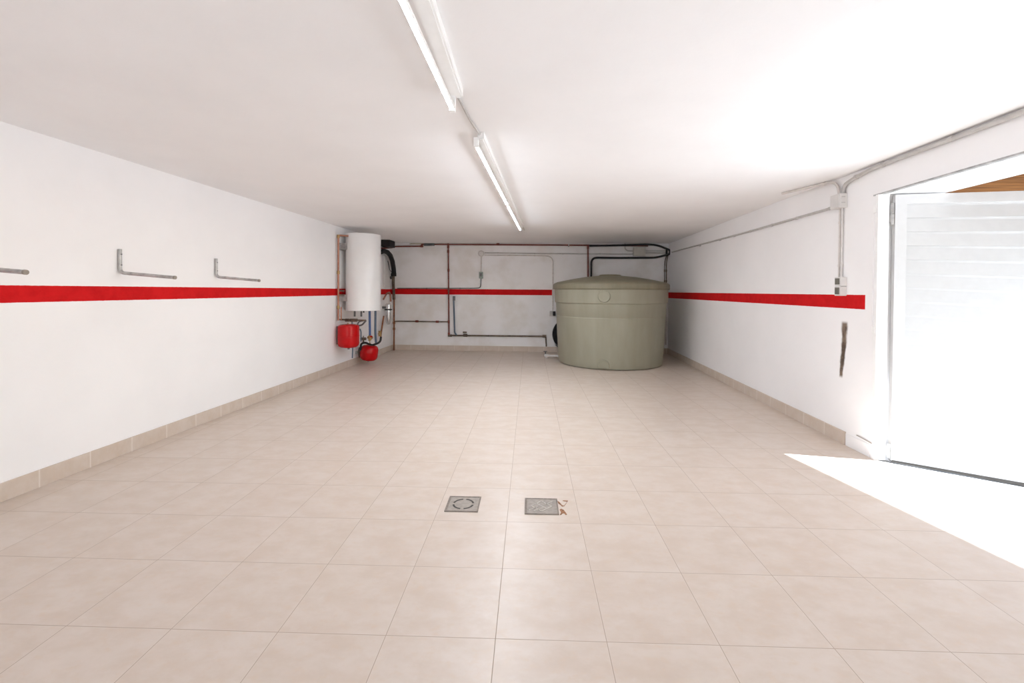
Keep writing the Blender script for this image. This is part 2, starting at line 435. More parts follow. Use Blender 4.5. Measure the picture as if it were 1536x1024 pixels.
for z0, z1 in ((1.765, 1.925), (0.03, 0.13)):
    bm = BM(); c = V(HX-0.012, HY-0.020, 0)
    tube(bm, [c+V(0, 0, z0), c+V(0, 0, (z0+z1)/2-0.003)], 0.010)
    tube(bm, [c+V(0, 0, (z0+z1)/2+0.003), c+V(0, 0, z1)], 0.010)
    box(bm, (HX-0.022, HY-0.022, z0+0.02), (HX-0.008, HY-0.004, z1-0.02))
    obj('hinge', bm, M['galv'] if z0 > 1 else M['white_metal'], door)

# outside: the ramp falling away and the wooden porch over it
bm = BM()
bx = [XR+0.02, XR+1.6, XR+14]
gz = [0.0, -FALL*1.58, -FALL*1.58-0.25]
for (xa, za), (xb, zb) in zip(zip(bx, gz), list(zip(bx, gz))[1:]):
    prism(bm, [(xa, -8), (xb, -8), (xb, 14), (xa, 14)], lambda x, y, xa=xa, xb=xb, za=za, zb=zb: za+(zb-za)*(x-xa)/(xb-xa)-0.2,
          lambda x, y, xa=xa, xb=xb, za=za, zb=zb: za+(zb-za)*(x-xa)/(xb-xa))
obj('driveway', bm, M['paving'], None, False, kind='structure')

SUN_AZ, SUN_T = radians(-8.5), 0.83                    # towards the sun: azimuth from +x, rise per metre run
PZ = 2.085
run = PZ/SUN_T
ex, ey = 1.861+run*cos(SUN_AZ), 3.617+run*sin(SUN_AZ)  # eave whose shadow edges the sunlit floor
def eave(y): return ex - 0.240*(y-ey)
porch = thing('porch_roof', (XR+DEPTH, 2.5, PZ), 'brown wooden porch roof outside, seen above the open white garage door', 'roof')
y0, y1 = -1.5, 6.0
nb = 12
for i in range(nb):
    ya, yb_ = y0+(y1-y0)*i/nb, y0+(y1-y0)*(i+1)/nb
    bm = BM(); prism(bm, [(XR+DEPTH, ya+0.002), (eave(ya), ya+0.002), (eave(yb_), yb_-0.002), (XR+DEPTH, yb_-0.002)], PZ, PZ+0.025)
    obj('roof_board', bm, M['wood'], porch, False)
for i in range(5):
    y = -1.2+1.7*i
    bm = BM(); box(bm, (XR+DEPTH, y-0.045, PZ+0.027), (eave(y)-0.05, y+0.045, PZ+0.15)); obj('rafter', bm, M['wood'], porch, False)
bm = BM(); prism(bm, [(eave(y0)-0.04, y0), (eave(y0), y0), (eave(y1), y1), (eave(y1)-0.04, y1)], PZ-0.0, PZ+0.16); obj('eave_beam', bm, M['wood'], porch, False)

# ------------------------------------------------------------------ ceiling lamps
def lamp(x0, ya, yb, slope, w, o0, o1, drop, label, two=False):
    t = thing('ceiling_lamp', (x0, (ya+yb)/2, ZC), label, 'lamp', 'fluorescent lamps down the middle of the ceiling')
    def at(y, dx): return x0 + slope*(y-ya) + dx
    bm = BM()
    def hb(dx0, dx1, z0, z1, y0_, y1_):
        prism(bm, [(at(y0_, dx0), y0_), (at(y0_, dx1), y0_), (at(y1_, dx1), y1_), (at(y1_, dx0), y1_)], z0, z1)
    hb(-w/2, w/2, ZC-0.038, ZC, ya, yb)
    hb(-w/2+0.008, w/2-0.008, ZC-0.046, ZC-0.038, ya+0.005, yb-0.005)
    obj('batten', bm, M['lamp_white'], t, False)
    parts = [(ya, yb)] if not two else [(ya, (ya+yb)/2-0.02), ((ya+yb)/2+0.02, yb)]
    def toff(y): return o0+(o1-o0)*(y-ya)/(yb-ya)
    for a, b in parts:
        for ye, q in ((a, 1), (b, -1)):
            y2 = ye+q*0.030; lo, hi = min(ye, y2), max(ye, y2); bm = BM()
            prism(bm, [(at(lo, toff(lo)-0.014), lo), (at(lo, toff(lo)+0.014), lo), (at(hi, toff(hi)+0.014), hi), (at(hi, toff(hi)-0.014), hi)], ZC-drop-0.015, ZC-0.030)
            obj('lamp_holder', bm, M['lamp_white'], t, False)
        bm = BM(); tube(bm, [V(at(a+0.025, toff(a)), a+0.025, ZC-drop), V(at(b-0.025, toff(b)), b-0.025, ZC-drop)], 0.0135, 24)
        lt = obj('lamp_tube', bm, M['tube_glass'], t)
        lt.data.materials.append(M['tube_far' if two else 'tube_near'])     # added fill glow, set on the downward faces only
        for p in lt.data.polygons:
            if p.normal.z < -0.75: p.material_index = 1
    return t
lamp(-0.365, 0.62, 2.10, -0.044, 0.062, -0.052, -0.017, 0.100, 'near white fluorescent ceiling lamp, cut by the top edge of the photo')
lamp(-0.398, 2.68, 6.45, 0.0150, 0.040, -0.030, -0.024, 0.070, 'far white fluorescent ceiling lamp pointing at the back wall', True)
bm = BM(); tube(bm, [V(-0.437, 2.10, ZC-0.012), V(-0.426, 2.45, ZC-0.012), V(-0.405, 2.69, ZC-0.014)], 0.007, 10)
lc = obj('lamp_conduit', bm, M['grey_plastic'], label='short grey conduit on the ceiling linking the two fluorescent lamps', cat='conduit')
bm = BM(); tube(bm, [V(-0.345, 6.44, ZC-0.010), V(-0.330, 6.95, ZC-0.008)], 0.008, 10)
obj('lamp_cable', bm, M['warm_box'], label='short cable end on the ceiling past the far lamp tip', cat='cable')

# ------------------------------------------------------------------ wall hooks on the left
def hook(y, label):
    t = thing('wall_hook', (XL, y, 1.37), label, 'hook', 'tubular steel hooks on the left wall')
    r = 0.0125
    bm = BM()
    tube(bm, [V(XL+r, y, 1.548), V(XL+r, y, 1.372), V(XL+0.445, y, 1.338)], r, 14, 0.04)
    obj('bent_tube', bm, M['galv'], t)
    bm = BM(); tube(bm, [V(XL+0.437, y, 1.3386), V(XL+0.450, y, 1.3376)], r*1.08, 14); obj('end_cap', bm, M['drain'], t)
    for z in (1.43, 1.51):
        bm = BM(); tube(bm, [V(XL+2*r-0.002, y, z), V(XL+2*r+0.003, y, z)], 0.005, 10); obj('screw', bm, M['dark_metal'], t)
hook(2.14, 'grey steel wall hook cut by the left edge of the photo, only its arm showing')
hook(3.075, 'middle grey steel wall hook, L shaped, above the red stripe on the left wall')
hook(4.035, 'L shaped grey steel wall hook nearest the boiler, on the left wall')

# ------------------------------------------------------------------ floor drains
FX = Matrix.Rotation(0.035, 4, 'Z')
def drain(cx, cy, hx, hy, label, broken):
    t = thing('floor_drain', (cx, cy, 0), label, 'drain', 'square drain covers let into the tiles')
    def R(x, y, z): return Vector((cx, cy, 0)) + FX @ V(x, y, z)
    def plate(bm, x0, x1, y0_, y1_, z0, z1):
        prism(bm, [tuple(R(x, y, 0)[:2]) for x, y in ((x0, y0_), (x1, y0_), (x1, y1_), (x0, y1_))], z0, z1)
    bm = BM(); plate(bm, -hx, hx, -hy, hy, 0.0005, 0.003); obj('drain_plate', bm, M['drain'], t, False)
    bm = BM(); e = 0.008
    for a in ((-hx, hx, hy-e, hy), (-hx, hx, -hy, -hy+e), (-hx, -hx+e*1.6, -hy+e, hy-e), (hx-e, hx, -hy+e, hy-e)): plate(bm, *a, 0.003, 0.005)
    obj('drain_rim', bm, M['drain_edge'], t, False)
    if not broken:                                # a ring of four curved slots
        for k in range(4):
            a0, a1 = pi/2*k+0.16, pi/2*(k+1)-0.16
            bm = BM(); N = 10
            rin, rout = 0.052, 0.063
            lo = []; 
            for s in range(N+1):
                a = a0+(a1-a0)*s/N; lo.append((R(rin*cos(a), rin*sin(a), 0.0034), R(rout*cos(a), rout*sin(a), 0.0034)))
            vs = [(bm.verts.new(p), bm.verts.new(q), bm.verts.new(p-V(0, 0, .002)), bm.verts.new(q-V(0, 0, .002))) for p, q in lo]
            for a, b in zip(vs, vs[1:]):
                bm.faces.new((a[0], a[1], b[1], b[0])); bm.faces.new((a[1], a[3], b[3], b[1])); bm.faces.new((a[2], a[0], b[0], b[2]))
            obj('slot', bm, M['drain_dark'], t, False)
    else:                                         # a worn diamond pattern
        bm = BM()
        P4 = [(0, -0.06), (0.06, 0.0), (0, 0.06), (-0.06, 0)]
        segs = [(P4[i], P4[(i+1) % 4]) for i in range(4)] + [((-0.075, -0.05), (-0.02, -0.01)), ((0.02, 0.02), (0.07, 0.062)), ((-0.045, -0.06), (0.015, -0.015)), ((-0.03, 0.03), (0.03, -0.03))]
        for a, b in segs:
            d = Vector((b[0]-a[0], b[1]-a[1])).normalized(); nn = (-d.y*0.004, d.x*0.004)
            prism(bm, [tuple(R(x, y, 0)[:2]) for x, y in ((a[0]+nn[0], a[1]+nn[1]), (a[0]-nn[0], a[1]-nn[1]), (b[0]-nn[0], b[1]-nn[1]), (b[0]+nn[0], b[1]+nn[1]))], 0.003, 0.0045)
        obj('raised_pattern', bm, M['drain_light'], t, False)
        def gp(x, y): return tuple(on_level(640+x/6.4, 720+y/6.4, 0.0)[:2])
        for poly in ([(1256, 200), (1272, 208), (1300, 240), (1318, 246), (1349, 208), (1306, 200), (1308, 194), (1357, 197), (1352, 206), (1322, 250), (1300, 254), (1282, 236), (1262, 222)],
                     [(1276, 284), (1292, 274), (1316, 286), (1336, 312), (1348, 330), (1336, 335), (1318, 318), (1302, 322), (1292, 334), (1278, 334), (1290, 310)]):
            bm = BM(); prism(bm, [gp(x, y) for x, y in poly], 0.0003, 0.0011); obj('broken_grout', bm, M['mortar'], t, False, label='brown chipped grout')
        bm = BM(); prism(bm, [gp(*q) for q in ((1306, 203), (1346, 207), (1318, 242), (1302, 234), (1284, 212))], 0.0003, 0.0009); obj('tile_chip', bm, M['skirting'], t, False)
drain(-0.468, 2.535, 0.096, 0.091, 'square grey floor drain with a ring of slots, left of the two', False)
drain(-0.010, 2.543, 0.097, 0.094, 'square grey floor drain with scratched pattern and chipped brown grout beside it', True)

# ------------------------------------------------------------------ green water tank
TX, TY = 1.06, 7.90
# centre of the tank lies on the sight line through the middle of its lid
TX = on_depth(915, 430, TY).x
tank = thing('water_tank', (TX, TY, 0), 'large round olive green plastic water tank with a low domed lid in the back corner', 'tank')
prof = [(0.0, 0.004), (0.865, 0.004), (0.893, 0.012), (0.902, 0.04), (0.908, 0.10), (0.930, 0.45), (0.945, 0.78), (0.948, 0.818), (0.942, 0.826), (0.942, 0.838), (0.949, 0.848),
        (0.954, 1.03), (0.958, 1.052), (0.974, 1.062), (0.976, 1.10), (0.984, 1.30), (0.90, 1.305), (0, 1.305)]
def body_r(z):
    for (r0, z0), (r1, z1) in zip(prof[1:], prof[2:]):
        if z0 <= z <= z1 and z1 > z0: return r0+(r1-r0)*(z-z0)/(z1-z0)
    return 0.9
obj('tank_body', lathe(BM(), prof, (TX, TY, 0), 96), M['tank'], tank)
lid = [(0.975, 1.288), (1.002, 1.288), (1.010, 1.296), (1.010, 1.366), (0.998, 1.384), (0.94, 1.412), (0.70, 1.462), (0.45, 1.505), (0.20, 1.530), (0.185, 1.545), (0.170, 1.550), (0, 1.552)]
obj('tank_lid', lathe(BM(), [(0, 1.306)]+[(0.975, 1.306)]+lid, (TX, TY, 0), 96), M['tank_lid'], tank)
def boss(zc, r, ang, zmin, zmax, name):           # shallow round embossing that follows the curve of the body
    bm = BM(); N, K = 28, 6
    grid = []
    for k in range(K+1):
        rr = r*k/K
        lift = (0.010, 0.010, 0.010, 0.010, 0.010, 0.015, -0.004)[k]
        row = []
        for s in range(N):
            a = 2*pi*s/N
            z = min(max(zc+rr*sin(a), zmin), zmax); da = rr*cos(a)
            R_ = body_r(z)+lift; th = ang+da/R_
            row.append(bm.verts.new((TX+R_*cos(th), TY+R_*sin(th), z)))
        grid.append(row)
    for a, b in zip(grid, grid[1:]):
        for s in range(N): bm.faces.new((a[s], a[(s+1) % N], b[(s+1) % N], b[s]))
    bmesh.ops.remove_doubles(bm, verts=bm.verts, dist=1e-5)
    bmesh.ops.dissolve_degenerate(bm, edges=bm.edges, dist=1e-5)
    obj(name, bm, M['tank'], tank)
def tank_angle(px):
    d = sight(px, 500); d.z = 0; d.normalize()
    o = V(-TX, -TY, 0); b = o.dot(d); R_ = 0.95
    t = -b-math.sqrt(b*b-(o.dot(o)-R_*R_)); p = d*t
    return math.atan2(p.y-TY, p.x-TX)
boss(1.175, 0.105, tank_angle(906), 1.078, 1.27, 'round_boss')
boss(0.075, 0.105, tank_angle(905), 0.035, 0.24, 'round_boss')

# black coil of hose leaning on the wall behind the tank
ca = on_depth(852, 501, 8.86)
coil = thing('hose_coil', (ca.x, ca.y, 0.14), 'coil of black hose standing behind the left side of the green tank', 'hose')
bm = BM()
for k in range(7):
    R_ = 0.30-0.028*k
    y = ca.y - 0.018 + 0.012*(k % 2)
    pts = [V(ca.x+R_*cos(2*pi*s/40), y, ca.z+R_*1.02*sin(2*pi*s/40)) for s in range(41)]
    tube(bm, pts, 0.0165, 10, caps=False)
obj('hose_loops', bm, M['black'], coil)
bm = BM(); tube(bm, [ca+V(0.02, -0.045, 0.29), ca+V(-0.02, -0.05, 0.33), ca+V(-0.02, -0.05, 0.36)], 0.010, 10); obj('hose_end', bm, M['bronze'], coil)
bm = BM(); tube(bm, [ca+V(-0.10, -0.05, -0.285), ca+V(-0.20, -0.07, -0.245), ca+V(-0.245, -0.07, -0.20)], 0.018, 10, 0.05); obj('hose_tail', bm, M['dark_metal'], coil)

# white pipe stub and tap on the floor beside the tank
fa, fb = on_level(818, 533, 0.045), on_level(838, 534.5, 0.045)
dr = thing('floor_pipe', (fa.x, fa.y, 0), 'short cream pipe with a tap lying on the floor beside the green tank', 'pipe')
bm = BM(); tube(bm, [fa, fb+V(0.15, 0, 0)], 0.020, 12); obj('pipe', bm, M['pale_plastic'], dr)
bm = BM(); tube(bm, [fa-V(0.02, 0, 0), fa+V(0.05, 0, 0)], 0.034, 12); tube(bm, [fa+V(0.015, 0, -0.043), fa+V(0.015, 0, 0.02)], 0.028, 12); obj('tap_body', bm, M['pale_plastic'], dr)
bm = BM(); tube(bm, [fa+V(0.0, 0, 0.03), fa+V(0.0, 0, 0.075)], 0.012, 10); box(bm, fa+V(-0.035, -0.012, 0.07), fa+V(0.035, 0.012, 0.085), 0.003); obj('tap_lever', bm, M['dark_metal'], dr)

# ------------------------------------------------------------------ boiler on the left wall
BX, BY, BR, BZ0, BZ1 = -2.868, 6.78, 0.264, 0.928, 2.124
boiler = thing('water_heater', (BX, BY, BZ0), 'tall white cylindrical water heater hung high in the far left corner', 'water heater')
obj('heater_body', lathe(BM(), [(0, BZ0+0.010), (BR-0.02, BZ0), (BR-0.003, BZ0+0.001), (BR, BZ0+0.004), (BR, BZ1-0.006), (BR-0.002, BZ1-0.002), (BR-0.008, BZ1), (0, BZ1+0.004)], (BX, BY, 0), 72), M['boiler_white'], boiler)
for z in (BZ0+0.15, BZ1-0.25): obj('wall_bracket', box(BM(), (XL, BY-0.20, z), (BX-0.16, BY+0.20, z+0.10)), M['galv'], boiler, False)
for px in (532, 542):
    p = on_depth(px, 468, 6.70); obj('outlet_pipe', tube(BM(), [V(p.x, p.y, BZ0+0.03), V(p.x, p.y, 0.835)], 0.014, 10), M['dark_metal'], boiler)
p = on_depth(545.5, 468, 6.62); bm = BM(); tube(bm, [V(p.x, p.y, BZ0+0.01), V(p.x, p.y, BZ0-0.025)], 0.013, 10); obj('cable_gland', bm, M['black'], boiler)

def wall_clip(t, p, r, mat='galv'):
    p = Vector(p); obj('wall_clip', box(BM(), (XL, p.y-0.012, p.z-0.012), (p.x, p.y+0.012, p.z+0.012), 0.003), M[mat], t, False)

def run_pipe(name, pts, r, mat, label, cat='pipe', rad=0.05, group=None, fittings=(), clip=None, fit_r=1.5, fit_mat=None):
    """one continuous run; its couplings and clips become parts"""
    pts = [Vector(p) for p in pts]
    if not fittings:
        return obj(name, tube(BM(), pts, r, 12, rad), M[mat], label=label, cat=cat, group=group)
    t = thing(name, pts[-1], label, cat, group)
    obj('pipe_run', tube(BM(), pts, r, 12, rad), M[mat], t)
    for p, d in fittings:
        p = Vector(p); d = Vector(d).normalized()
        obj('coupling', tube(BM(), [p-d*0.022, p+d*0.022], r*fit_r, 12), M[fit_mat or mat], t)
    return t
UPV, ALX, ALY = (0, 0, 1), (1, 0, 0), (0, 1, 0)

# copper riser left of the boiler, with two stubs
a, b_ = on_left(507.5, 353, 0.04), on_left(511.5, 480, 0.04)
yr = a.y
rise = thing('copper_riser', (XL+0.04, yr, 0.8), 'thin copper pipe rising up the left wall beside the white heater', 'pipe')
bm = BM(); tube(bm, [V(BX-0.1, yr+0.12, a.z+0.005), V(XL+0.04, yr, a.z), V(XL+0.04, yr, b_.z)], 0.015, 12, 0.03); obj('pipe_run', bm, M['copper'], rise)
for z in (a.z-0.01, on_left(508, 408, 0.04).z, on_left(509, 460, 0.04).z):
    obj('coupling', tube(BM(), [V(XL+0.04, yr, z-0.03), V(XL+0.04, yr, z+0.02)], 0.021, 12), M['brass'], rise)
for py in (436, 442.5):
    z = on_left(508, py, 0.04).z
    obj('branch', tube(BM(), [V(XL+0.04, yr, z), V(BX-0.2, yr+0.06, z)], 0.012, 10), M['bronze'], rise)
bm = BM(); tube(bm, [V(XL+0.085, yr, on_left(510, 460, .04).z), V(XL+0.085, yr, b_.z+0.01)], 0.010, 10); obj('side_pipe', bm, M['copper'], rise)

# manifold of small pipes under the boiler
y_m = 6.62
def md(px, py, y=y_m): return on_depth(px, py, y)
man = thing('pipe_manifold', md(530, 481), 'dark bundle of small pipes and valves between white heater and large red vessel', 'pipes')
bm = BM(); tube(bm, [md(509, 479), md(520, 479.5), md(549, 480.5)], 0.013, 10); obj('header_pipe', bm, M['bronze'], man)
for px in (521, 528, 533):
    p = md(px, 480); obj('valve', tube(BM(), [p-V(0.03, 0, 0), p+V(0.03, 0, 0)], 0.024, 12), M['bronze'], man)
bm = BM(); tube(bm, [md(549, 480.5), md(543, 487.5), md(537, 488.5)], 0.013, 10, 0.05); obj('bent_pipe', bm, M['dark_metal'], man)
bm = BM(); tube(bm, [md(545, 480.5), md(538, 482.5), md(536.5, 486), md(536.5, 493)], 0.011, 10, 0.05); obj('bent_pipe', bm, M['dark_metal'], man)
p = md(522, 484); obj('vessel_inlet', tube(BM(), [p, V(p.x, p.y, 0.731)], 0.015, 10), M['brass'], man)
bm = BM(); tube(bm, [md(528, 478), md(529, 522, 6.75), md(528.5, 537, 6.75)], 0.010, 10); obj('drain_pipe', bm, M['slate_pipe'], man)

# red expansion vessels
VX, VY, VR = -2.995, 6.53, 0.157
ves = thing('expansion_vessel', (VX, VY, 0.355), 'larger red expansion vessel hanging on the left wall under the white heater', 'expansion vessel', 'red expansion vessels')
obj('vessel_body', lathe(BM(), [(0, 0.367), (0.07, 0.369), (0.115, 0.376), (0.145, 0.399), (VR, 0.439), (VR, 0.546), (VR+0.003, 0.549), (VR+0.003, 0.559), (VR, 0.562), (VR, 0.680), (0.150, 0.710), (0.12, 0.722), (0.07, 0.728), (0, 0.730)], (VX, VY, 0), 56), M['red_enamel'], ves)
obj('air_valve', lathe(BM(), [(0, 0.342), (0.016, 0.342), (0.018, 0.366), (0.03, 0.374)], (VX, VY, 0), 16), M['dark_metal'], ves)
bm = BM(); box(bm, (XL, VY-0.02, 0.42), (XL+0.03, VY+0.02, 0.70)); obj('wall_bracket', bm, M['dark_metal'], ves, False)
ax = V(0.12, 0.0, 1).normalized()
ves2 = thing('expansion_vessel', (-2.945, 7.2, 0.09), 'smaller squat red expansion vessel just above the floor by the left wall', 'expansion vessel', 'red expansion vessels')
sp = [(0, 0), (0.06, 0.002), (0.105, 0.014), (0.132, 0.040), (0.143, 0.075), (0.145, 0.130), (0.1475, 0.132), (0.1475, 0.140), (0.145, 0.142), (0.143, 0.195), (0.132, 0.230), (0.105, 0.256), (0.06, 0.267), (0, 0.269)]
obj('vessel_body', lathe(BM(), sp, (-2.960, 7.2, 0.062), 48, ax), M['red_enamel'], ves2)
obj('air_valve', lathe(BM(), [(0, -0.02), (0.014, -0.02), (0.016, 0.0), (0.02, 0.006)], (-2.960, 7.2, 0.062), 16, ax), M['galv'], ves2)
obj('wall_strap', box(BM(), (XL, 7.18, 0.17), (-3.08, 7.22, 0.22), 0.002), M['galv'], ves2, False)
bm = BM(); tube(bm, [V(-2.930, 7.2, 0.32), V(-2.925, 7.2, 0.385)], 0.016, 10); obj('neck', bm, M['brass'], ves2)
bm = BM(); tube(bm, [on_depth(540, 521, 7.15), on_depth(538, 528, 7.15), on_depth(540, 536, 7.15)], 0.02, 10); obj('side_valve', bm, M['bronze'], ves2)

# supply pipes right of the vessels
yq = 7.05
def sq(px, py, y=yq): return on_depth(px, py, y)
run_pipe('supply_pipe', [V(sq(554.3, 467).x, yq, 1.0), sq(555, 508)], 0.0185, 'blue_pipe', 'bright blue water pipe dropping from the bottom of the white heater', group='pipes under the white heater')
run_pipe('supply_pipe', [V(sq(562.5, 467).x, yq+0.02, 1.0), sq(563, 500, yq+.02), sq(564, 514, yq+.02)], 0.018, 'slate_pipe', 'blue grey pipe dropping from the heater, right of the bright blue one', group='pipes under the white heater')
run_pipe('supply_pipe', [sq(540, 493, 6.9), sq(541.5, 497, 6.9), sq(541.5, 512, 6.95)], 0.010, 'slate_pipe', 'thin dark pipe close to the right side of the large red vessel', group='pipes under the white heater', rad=0.03)
run_pipe('supply_pipe', [on_left(575.5, 474, 0.05), on_left(571.5, 500, 0.08), on_left(571, 509, 0.09)], 0.016, 'rust', 'slanted brown pipe left of the silver water filter', group='pipes under the white heater')
fit = thing('pipe_fitting', sq(555, 508), 'brass tee with a valve at the foot of the blue pipe', 'pipe fitting')
c0 = sq(555, 506)
obj('tee_body', tube(BM(), [c0+V(0, 0, 0.035), c0-V(0, 0, 0.06)], 0.026, 12), M['brass'], fit)
obj('tee_arm', tube(BM(), [c0-V(0.04, 0, 0), c0+V(0.045, 0, 0)], 0.020, 12), M['brass'], fit)
obj('valve_handle', box(BM(), c0+V(0.02, -0.05, 0.012), c0+V(0.05, -0.02, 0.03), 0.003), M['red_enamel'], fit, False)
obj('dial', lathe(BM(), [(0, 0), (0.034, 0), (0.034, 0.02), (0, 0.022)], sq(559, 512.5, 6.98), 20, V(0, -1, 0)), M['box_plastic'], fit)
run_pipe('feed_hose', [sq(541, 525, 7.1), sq(541.5, 515, 7.1), sq(548, 513.5, 7.1), sq(556, 517, 7.1), sq(564, 516, 7.1), sq(570.5, 512.5, 7.12), sq(571.5, 505, 7.14)], 0.017, 'black', 'black rubber hose sagging over the small red vessel', 'hose', 0.06)
v2 = thing('pipe_valve', sq(545, 508, 7.12), 'small grey and brass valve between the two red vessels', 'valve')
c0 = sq(545, 508, 7.12)
obj('valve_body', tube(BM(), [c0-V(0.045, 0, 0), c0+V(0.045, 0, 0)], 0.024, 12), M['bronze'], v2)
obj('valve_stem', tube(BM(), [c0, c0+V(0, 0, 0.05)], 0.012, 10), M['galv'], v2)
obj('valve_outlet', tube(BM(), [c0, c0-V(0, 0, 0.06)], 0.015, 10), M['bronze'], v2)
v3 = thing('pipe_valve', on_left(569.5, 500, 0.10), 'brass valve on the slanted brown pipe right of the blue pipes', 'valve')
c0 = on_left(569.8, 500, 0.10)
obj('valve_body', tube(BM(), [c0+V(0, 0, 0.05), c0-V(0, 0, 0.05)], 0.027, 12), M['brass'], v3)
obj('valve_lever', box(BM(), c0+V(-0.012, -0.07, -0.012), c0+V(0.012, -0.02, 0.008), 0.003), M['brass'], v3, False)

# silver filter canister high in the corner
fc = on_left(582.5, 470, 0.11)
fil = thing('water_filter', (fc.x, fc.y, on_left(582.5, 487, .11).z), 'slim silver water filter canister by the back left corner', 'water filter')
zt, zm, zl = on_depth(582, 455, fc.y).z, on_depth(582, 464, fc.y).z, on_depth(582, 487, fc.y).z
obj('filter_head', lathe(BM(), [(0, zt), (0.045, zt), (0.062, zt-0.02), (0.062, zm)], (fc.x, fc.y, 0), 24), M['chrome'], fil)
obj('filter_ring', lathe(BM(), [(0.064, zm-0.012), (0.074, zm-0.01), (0.074, zm+0.01), (0.064, zm+0.012)], (fc.x, fc.y, 0), 24), M['black'], fil)
obj('filter_bowl', lathe(BM(), [(0.06, zm-0.01), (0.058, zl+0.12), (0.045, zl+0.05), (0.03, zl+0.01), (0, zl)], (fc.x, fc.y, 0), 24), M['chrome'], fil)
obj('filter_port', tube(BM(), [V(fc.x-0.10, fc.y-0.06, zm+0.04), V(fc.x+0.03, fc.y-0.01, zm+0.04)], 0.02, 10), M['dark_metal'], fil)

# white pump unit on the left wall between the heater and the corner
pu0, pu1 = on_left(574, 410, 0.0), on_left(587, 410, 0.0)
pz1, pz0 = on_left(580, 384, 0.0).z, on_left(580, 431, 0.0).z
pu = thing('pump_unit', (XL, (pu0.y+pu1.y)/2, pz0), 'off white pump unit on the left wall, half hidden behind the white heater', 'pump unit')
cas = obj('casing', box(BM(), (XL, pu0.y, pz0), (XL+0.045, pu1.y-0.18, pz1), 0.012), M['box_plastic'], pu, False)
yc = (pu0.y+pu1.y)/2
obj('cable', tube(BM(), [V(XL+0.05, yc-.1, pz1-0.1), V(XL+0.051, yc, (pz0+pz1)/2+.05), V(XL+0.051, yc+.1, (pz0+pz1)/2)], 0.006, 8), M['black'], pu)
obj('knob', tube(BM(), [V(XL+0.04, yc+0.06, pz0+0.2), V(XL+0.07, yc+0.06, pz0+0.2)], 0.03, 14), M['dark_metal'], cas)
# lagged black pipe arching down into a brown pipe in the corner
def ll(px, py, off=0.10): return on_left(px, py, off)
lag = thing('lagged_pipe', ll(590, 448), 'thick black insulated pipe curving down beside the white heater', 'pipe')
bm = BM(); tube(bm, [on_depth(571, 378, 8.2), on_depth(576, 376.3, 8.25), on_depth(581, 378, 8.35), on_depth(585.5, 383, 8.45), on_depth(588.5, 391, 8.55), on_depth(590.3, 402, 8.7), on_depth(591, 412, 8.76)], lambda t: 0.046, 14); obj('insulation', bm, M['black'], lag)
bm = BM(); tube(bm, [on_depth(590.2, 408, 8.75), on_depth(590, 425, 8.82), on_depth(591, 449, 8.84)], 0.030, 12); obj('lower_sleeve', bm, M['bronze'], lag)
bm = BM(); p = on_depth(590.5, 412, 8.78); tube(bm, [p+V(0, 0, 0.035), p-V(0, 0, 0.03)], 0.055, 14); obj('joint_collar', bm, M['black'], lag)
cp = on_depth(591.2, 440, 8.90)
run_pipe('corner_pipe', [V(cp.x, 8.90, on_depth(588.6, 432, 8.9).z), V(cp.x, 8.90, 0.0)], 0.016, 'rust', 'rust brown pipe running down the back left corner to the floor tiles', fittings=[(V(cp.x, 8.90, on_depth(589, 484, 8.9).z), UPV), (V(cp.x, 8.90, 0.45), UPV)], fit_r=1.6)
run_pipe('link_pipe', [on_left(575, 449, 0.09), on_left(580, 440, 0.12), on_left(585, 438, 0.12), on_left(586, 452, 0.12)], 0.016, 'copper', 'short bent copper pipe over the silver filter', rad=0.06)
zbx1, zbx0 = on_depth(590, 357.5, 8.3).z, on_depth(590, 369.5, 8.3).z
hb = obj('duct_box', box(BM(), (XL+0.001, 8.30, zbx0), (on_depth(592.5, 360, 8.60).x, 8.60, min(zbx1, ZC-0.003)), 0.008), M['black'], None, False, label='black box under the ceiling in the back left corner', cat='box')
w_a, w_b = on_back(593, 357, 0.10), on_back(614, 367, 0.10)
obj('plaster_ledge', box(BM(), (w_a.x, yback(w_a.x)-0.10, w_b.z), (w_b.x, yback(w_b.x)-0.001, min(w_a.z+0.03, ZC-0.002)), 0.01), M['wall'], None, False, label='white plaster block under the ceiling next to the black box', cat='ledge')
bm = BM()
q0, q1 = on_back(614, 366, 0.03), on_back(633, 355, 0.03)
box(bm, (q0.x, yback(q0.x)-0.03, q0.z), (q1.x, yback(q1.x)-0.001, ZC-0.001), 0.006)
obj('plaster_patch', bm, M['plaster'], None, False, label='rough yellowish plaster patch above the red brown pipe at the back', cat='plaster patch')

# ------------------------------------------------------------------ pipes on the back wall
def bk(px, py, off=0.035): return on_back(px, py, off)
pr = thing('water_pipe', bk(672.5, 500), 'long red brown water pipe along the top of the back wall with two drops', 'pipe')
za, zb = bk(800, 366.2).z, bk(600, 369).z
obj('top_run', tube(BM(), [on_left(570, 372.5, .03), on_left(588, 371.3, .03), bk(592, 369.6), bk(632.5, 369.2), bk(632.5, 366.3), bk(672, 366.5), bk(880, 367.7), bk(972, 368.5)], 0.015, 12, 0.02), M['red_copper'], pr)
obj('drop', tube(BM(), [bk(672.3, 365), bk(673.5, 502.8)], 0.015, 12), M['red_copper'], pr)
obj('drop', tube(BM(), [bk(882, 367.5), bk(882, 425)], 0.015, 12), M['red_copper'], pr)
obj('cross_run', tube(BM(), [V(cp.x, 8.90, bk(591, 481.5).z), bk(600, 481.5), bk(672, 482.5)], 0.012, 12), M['bronze'], pr)
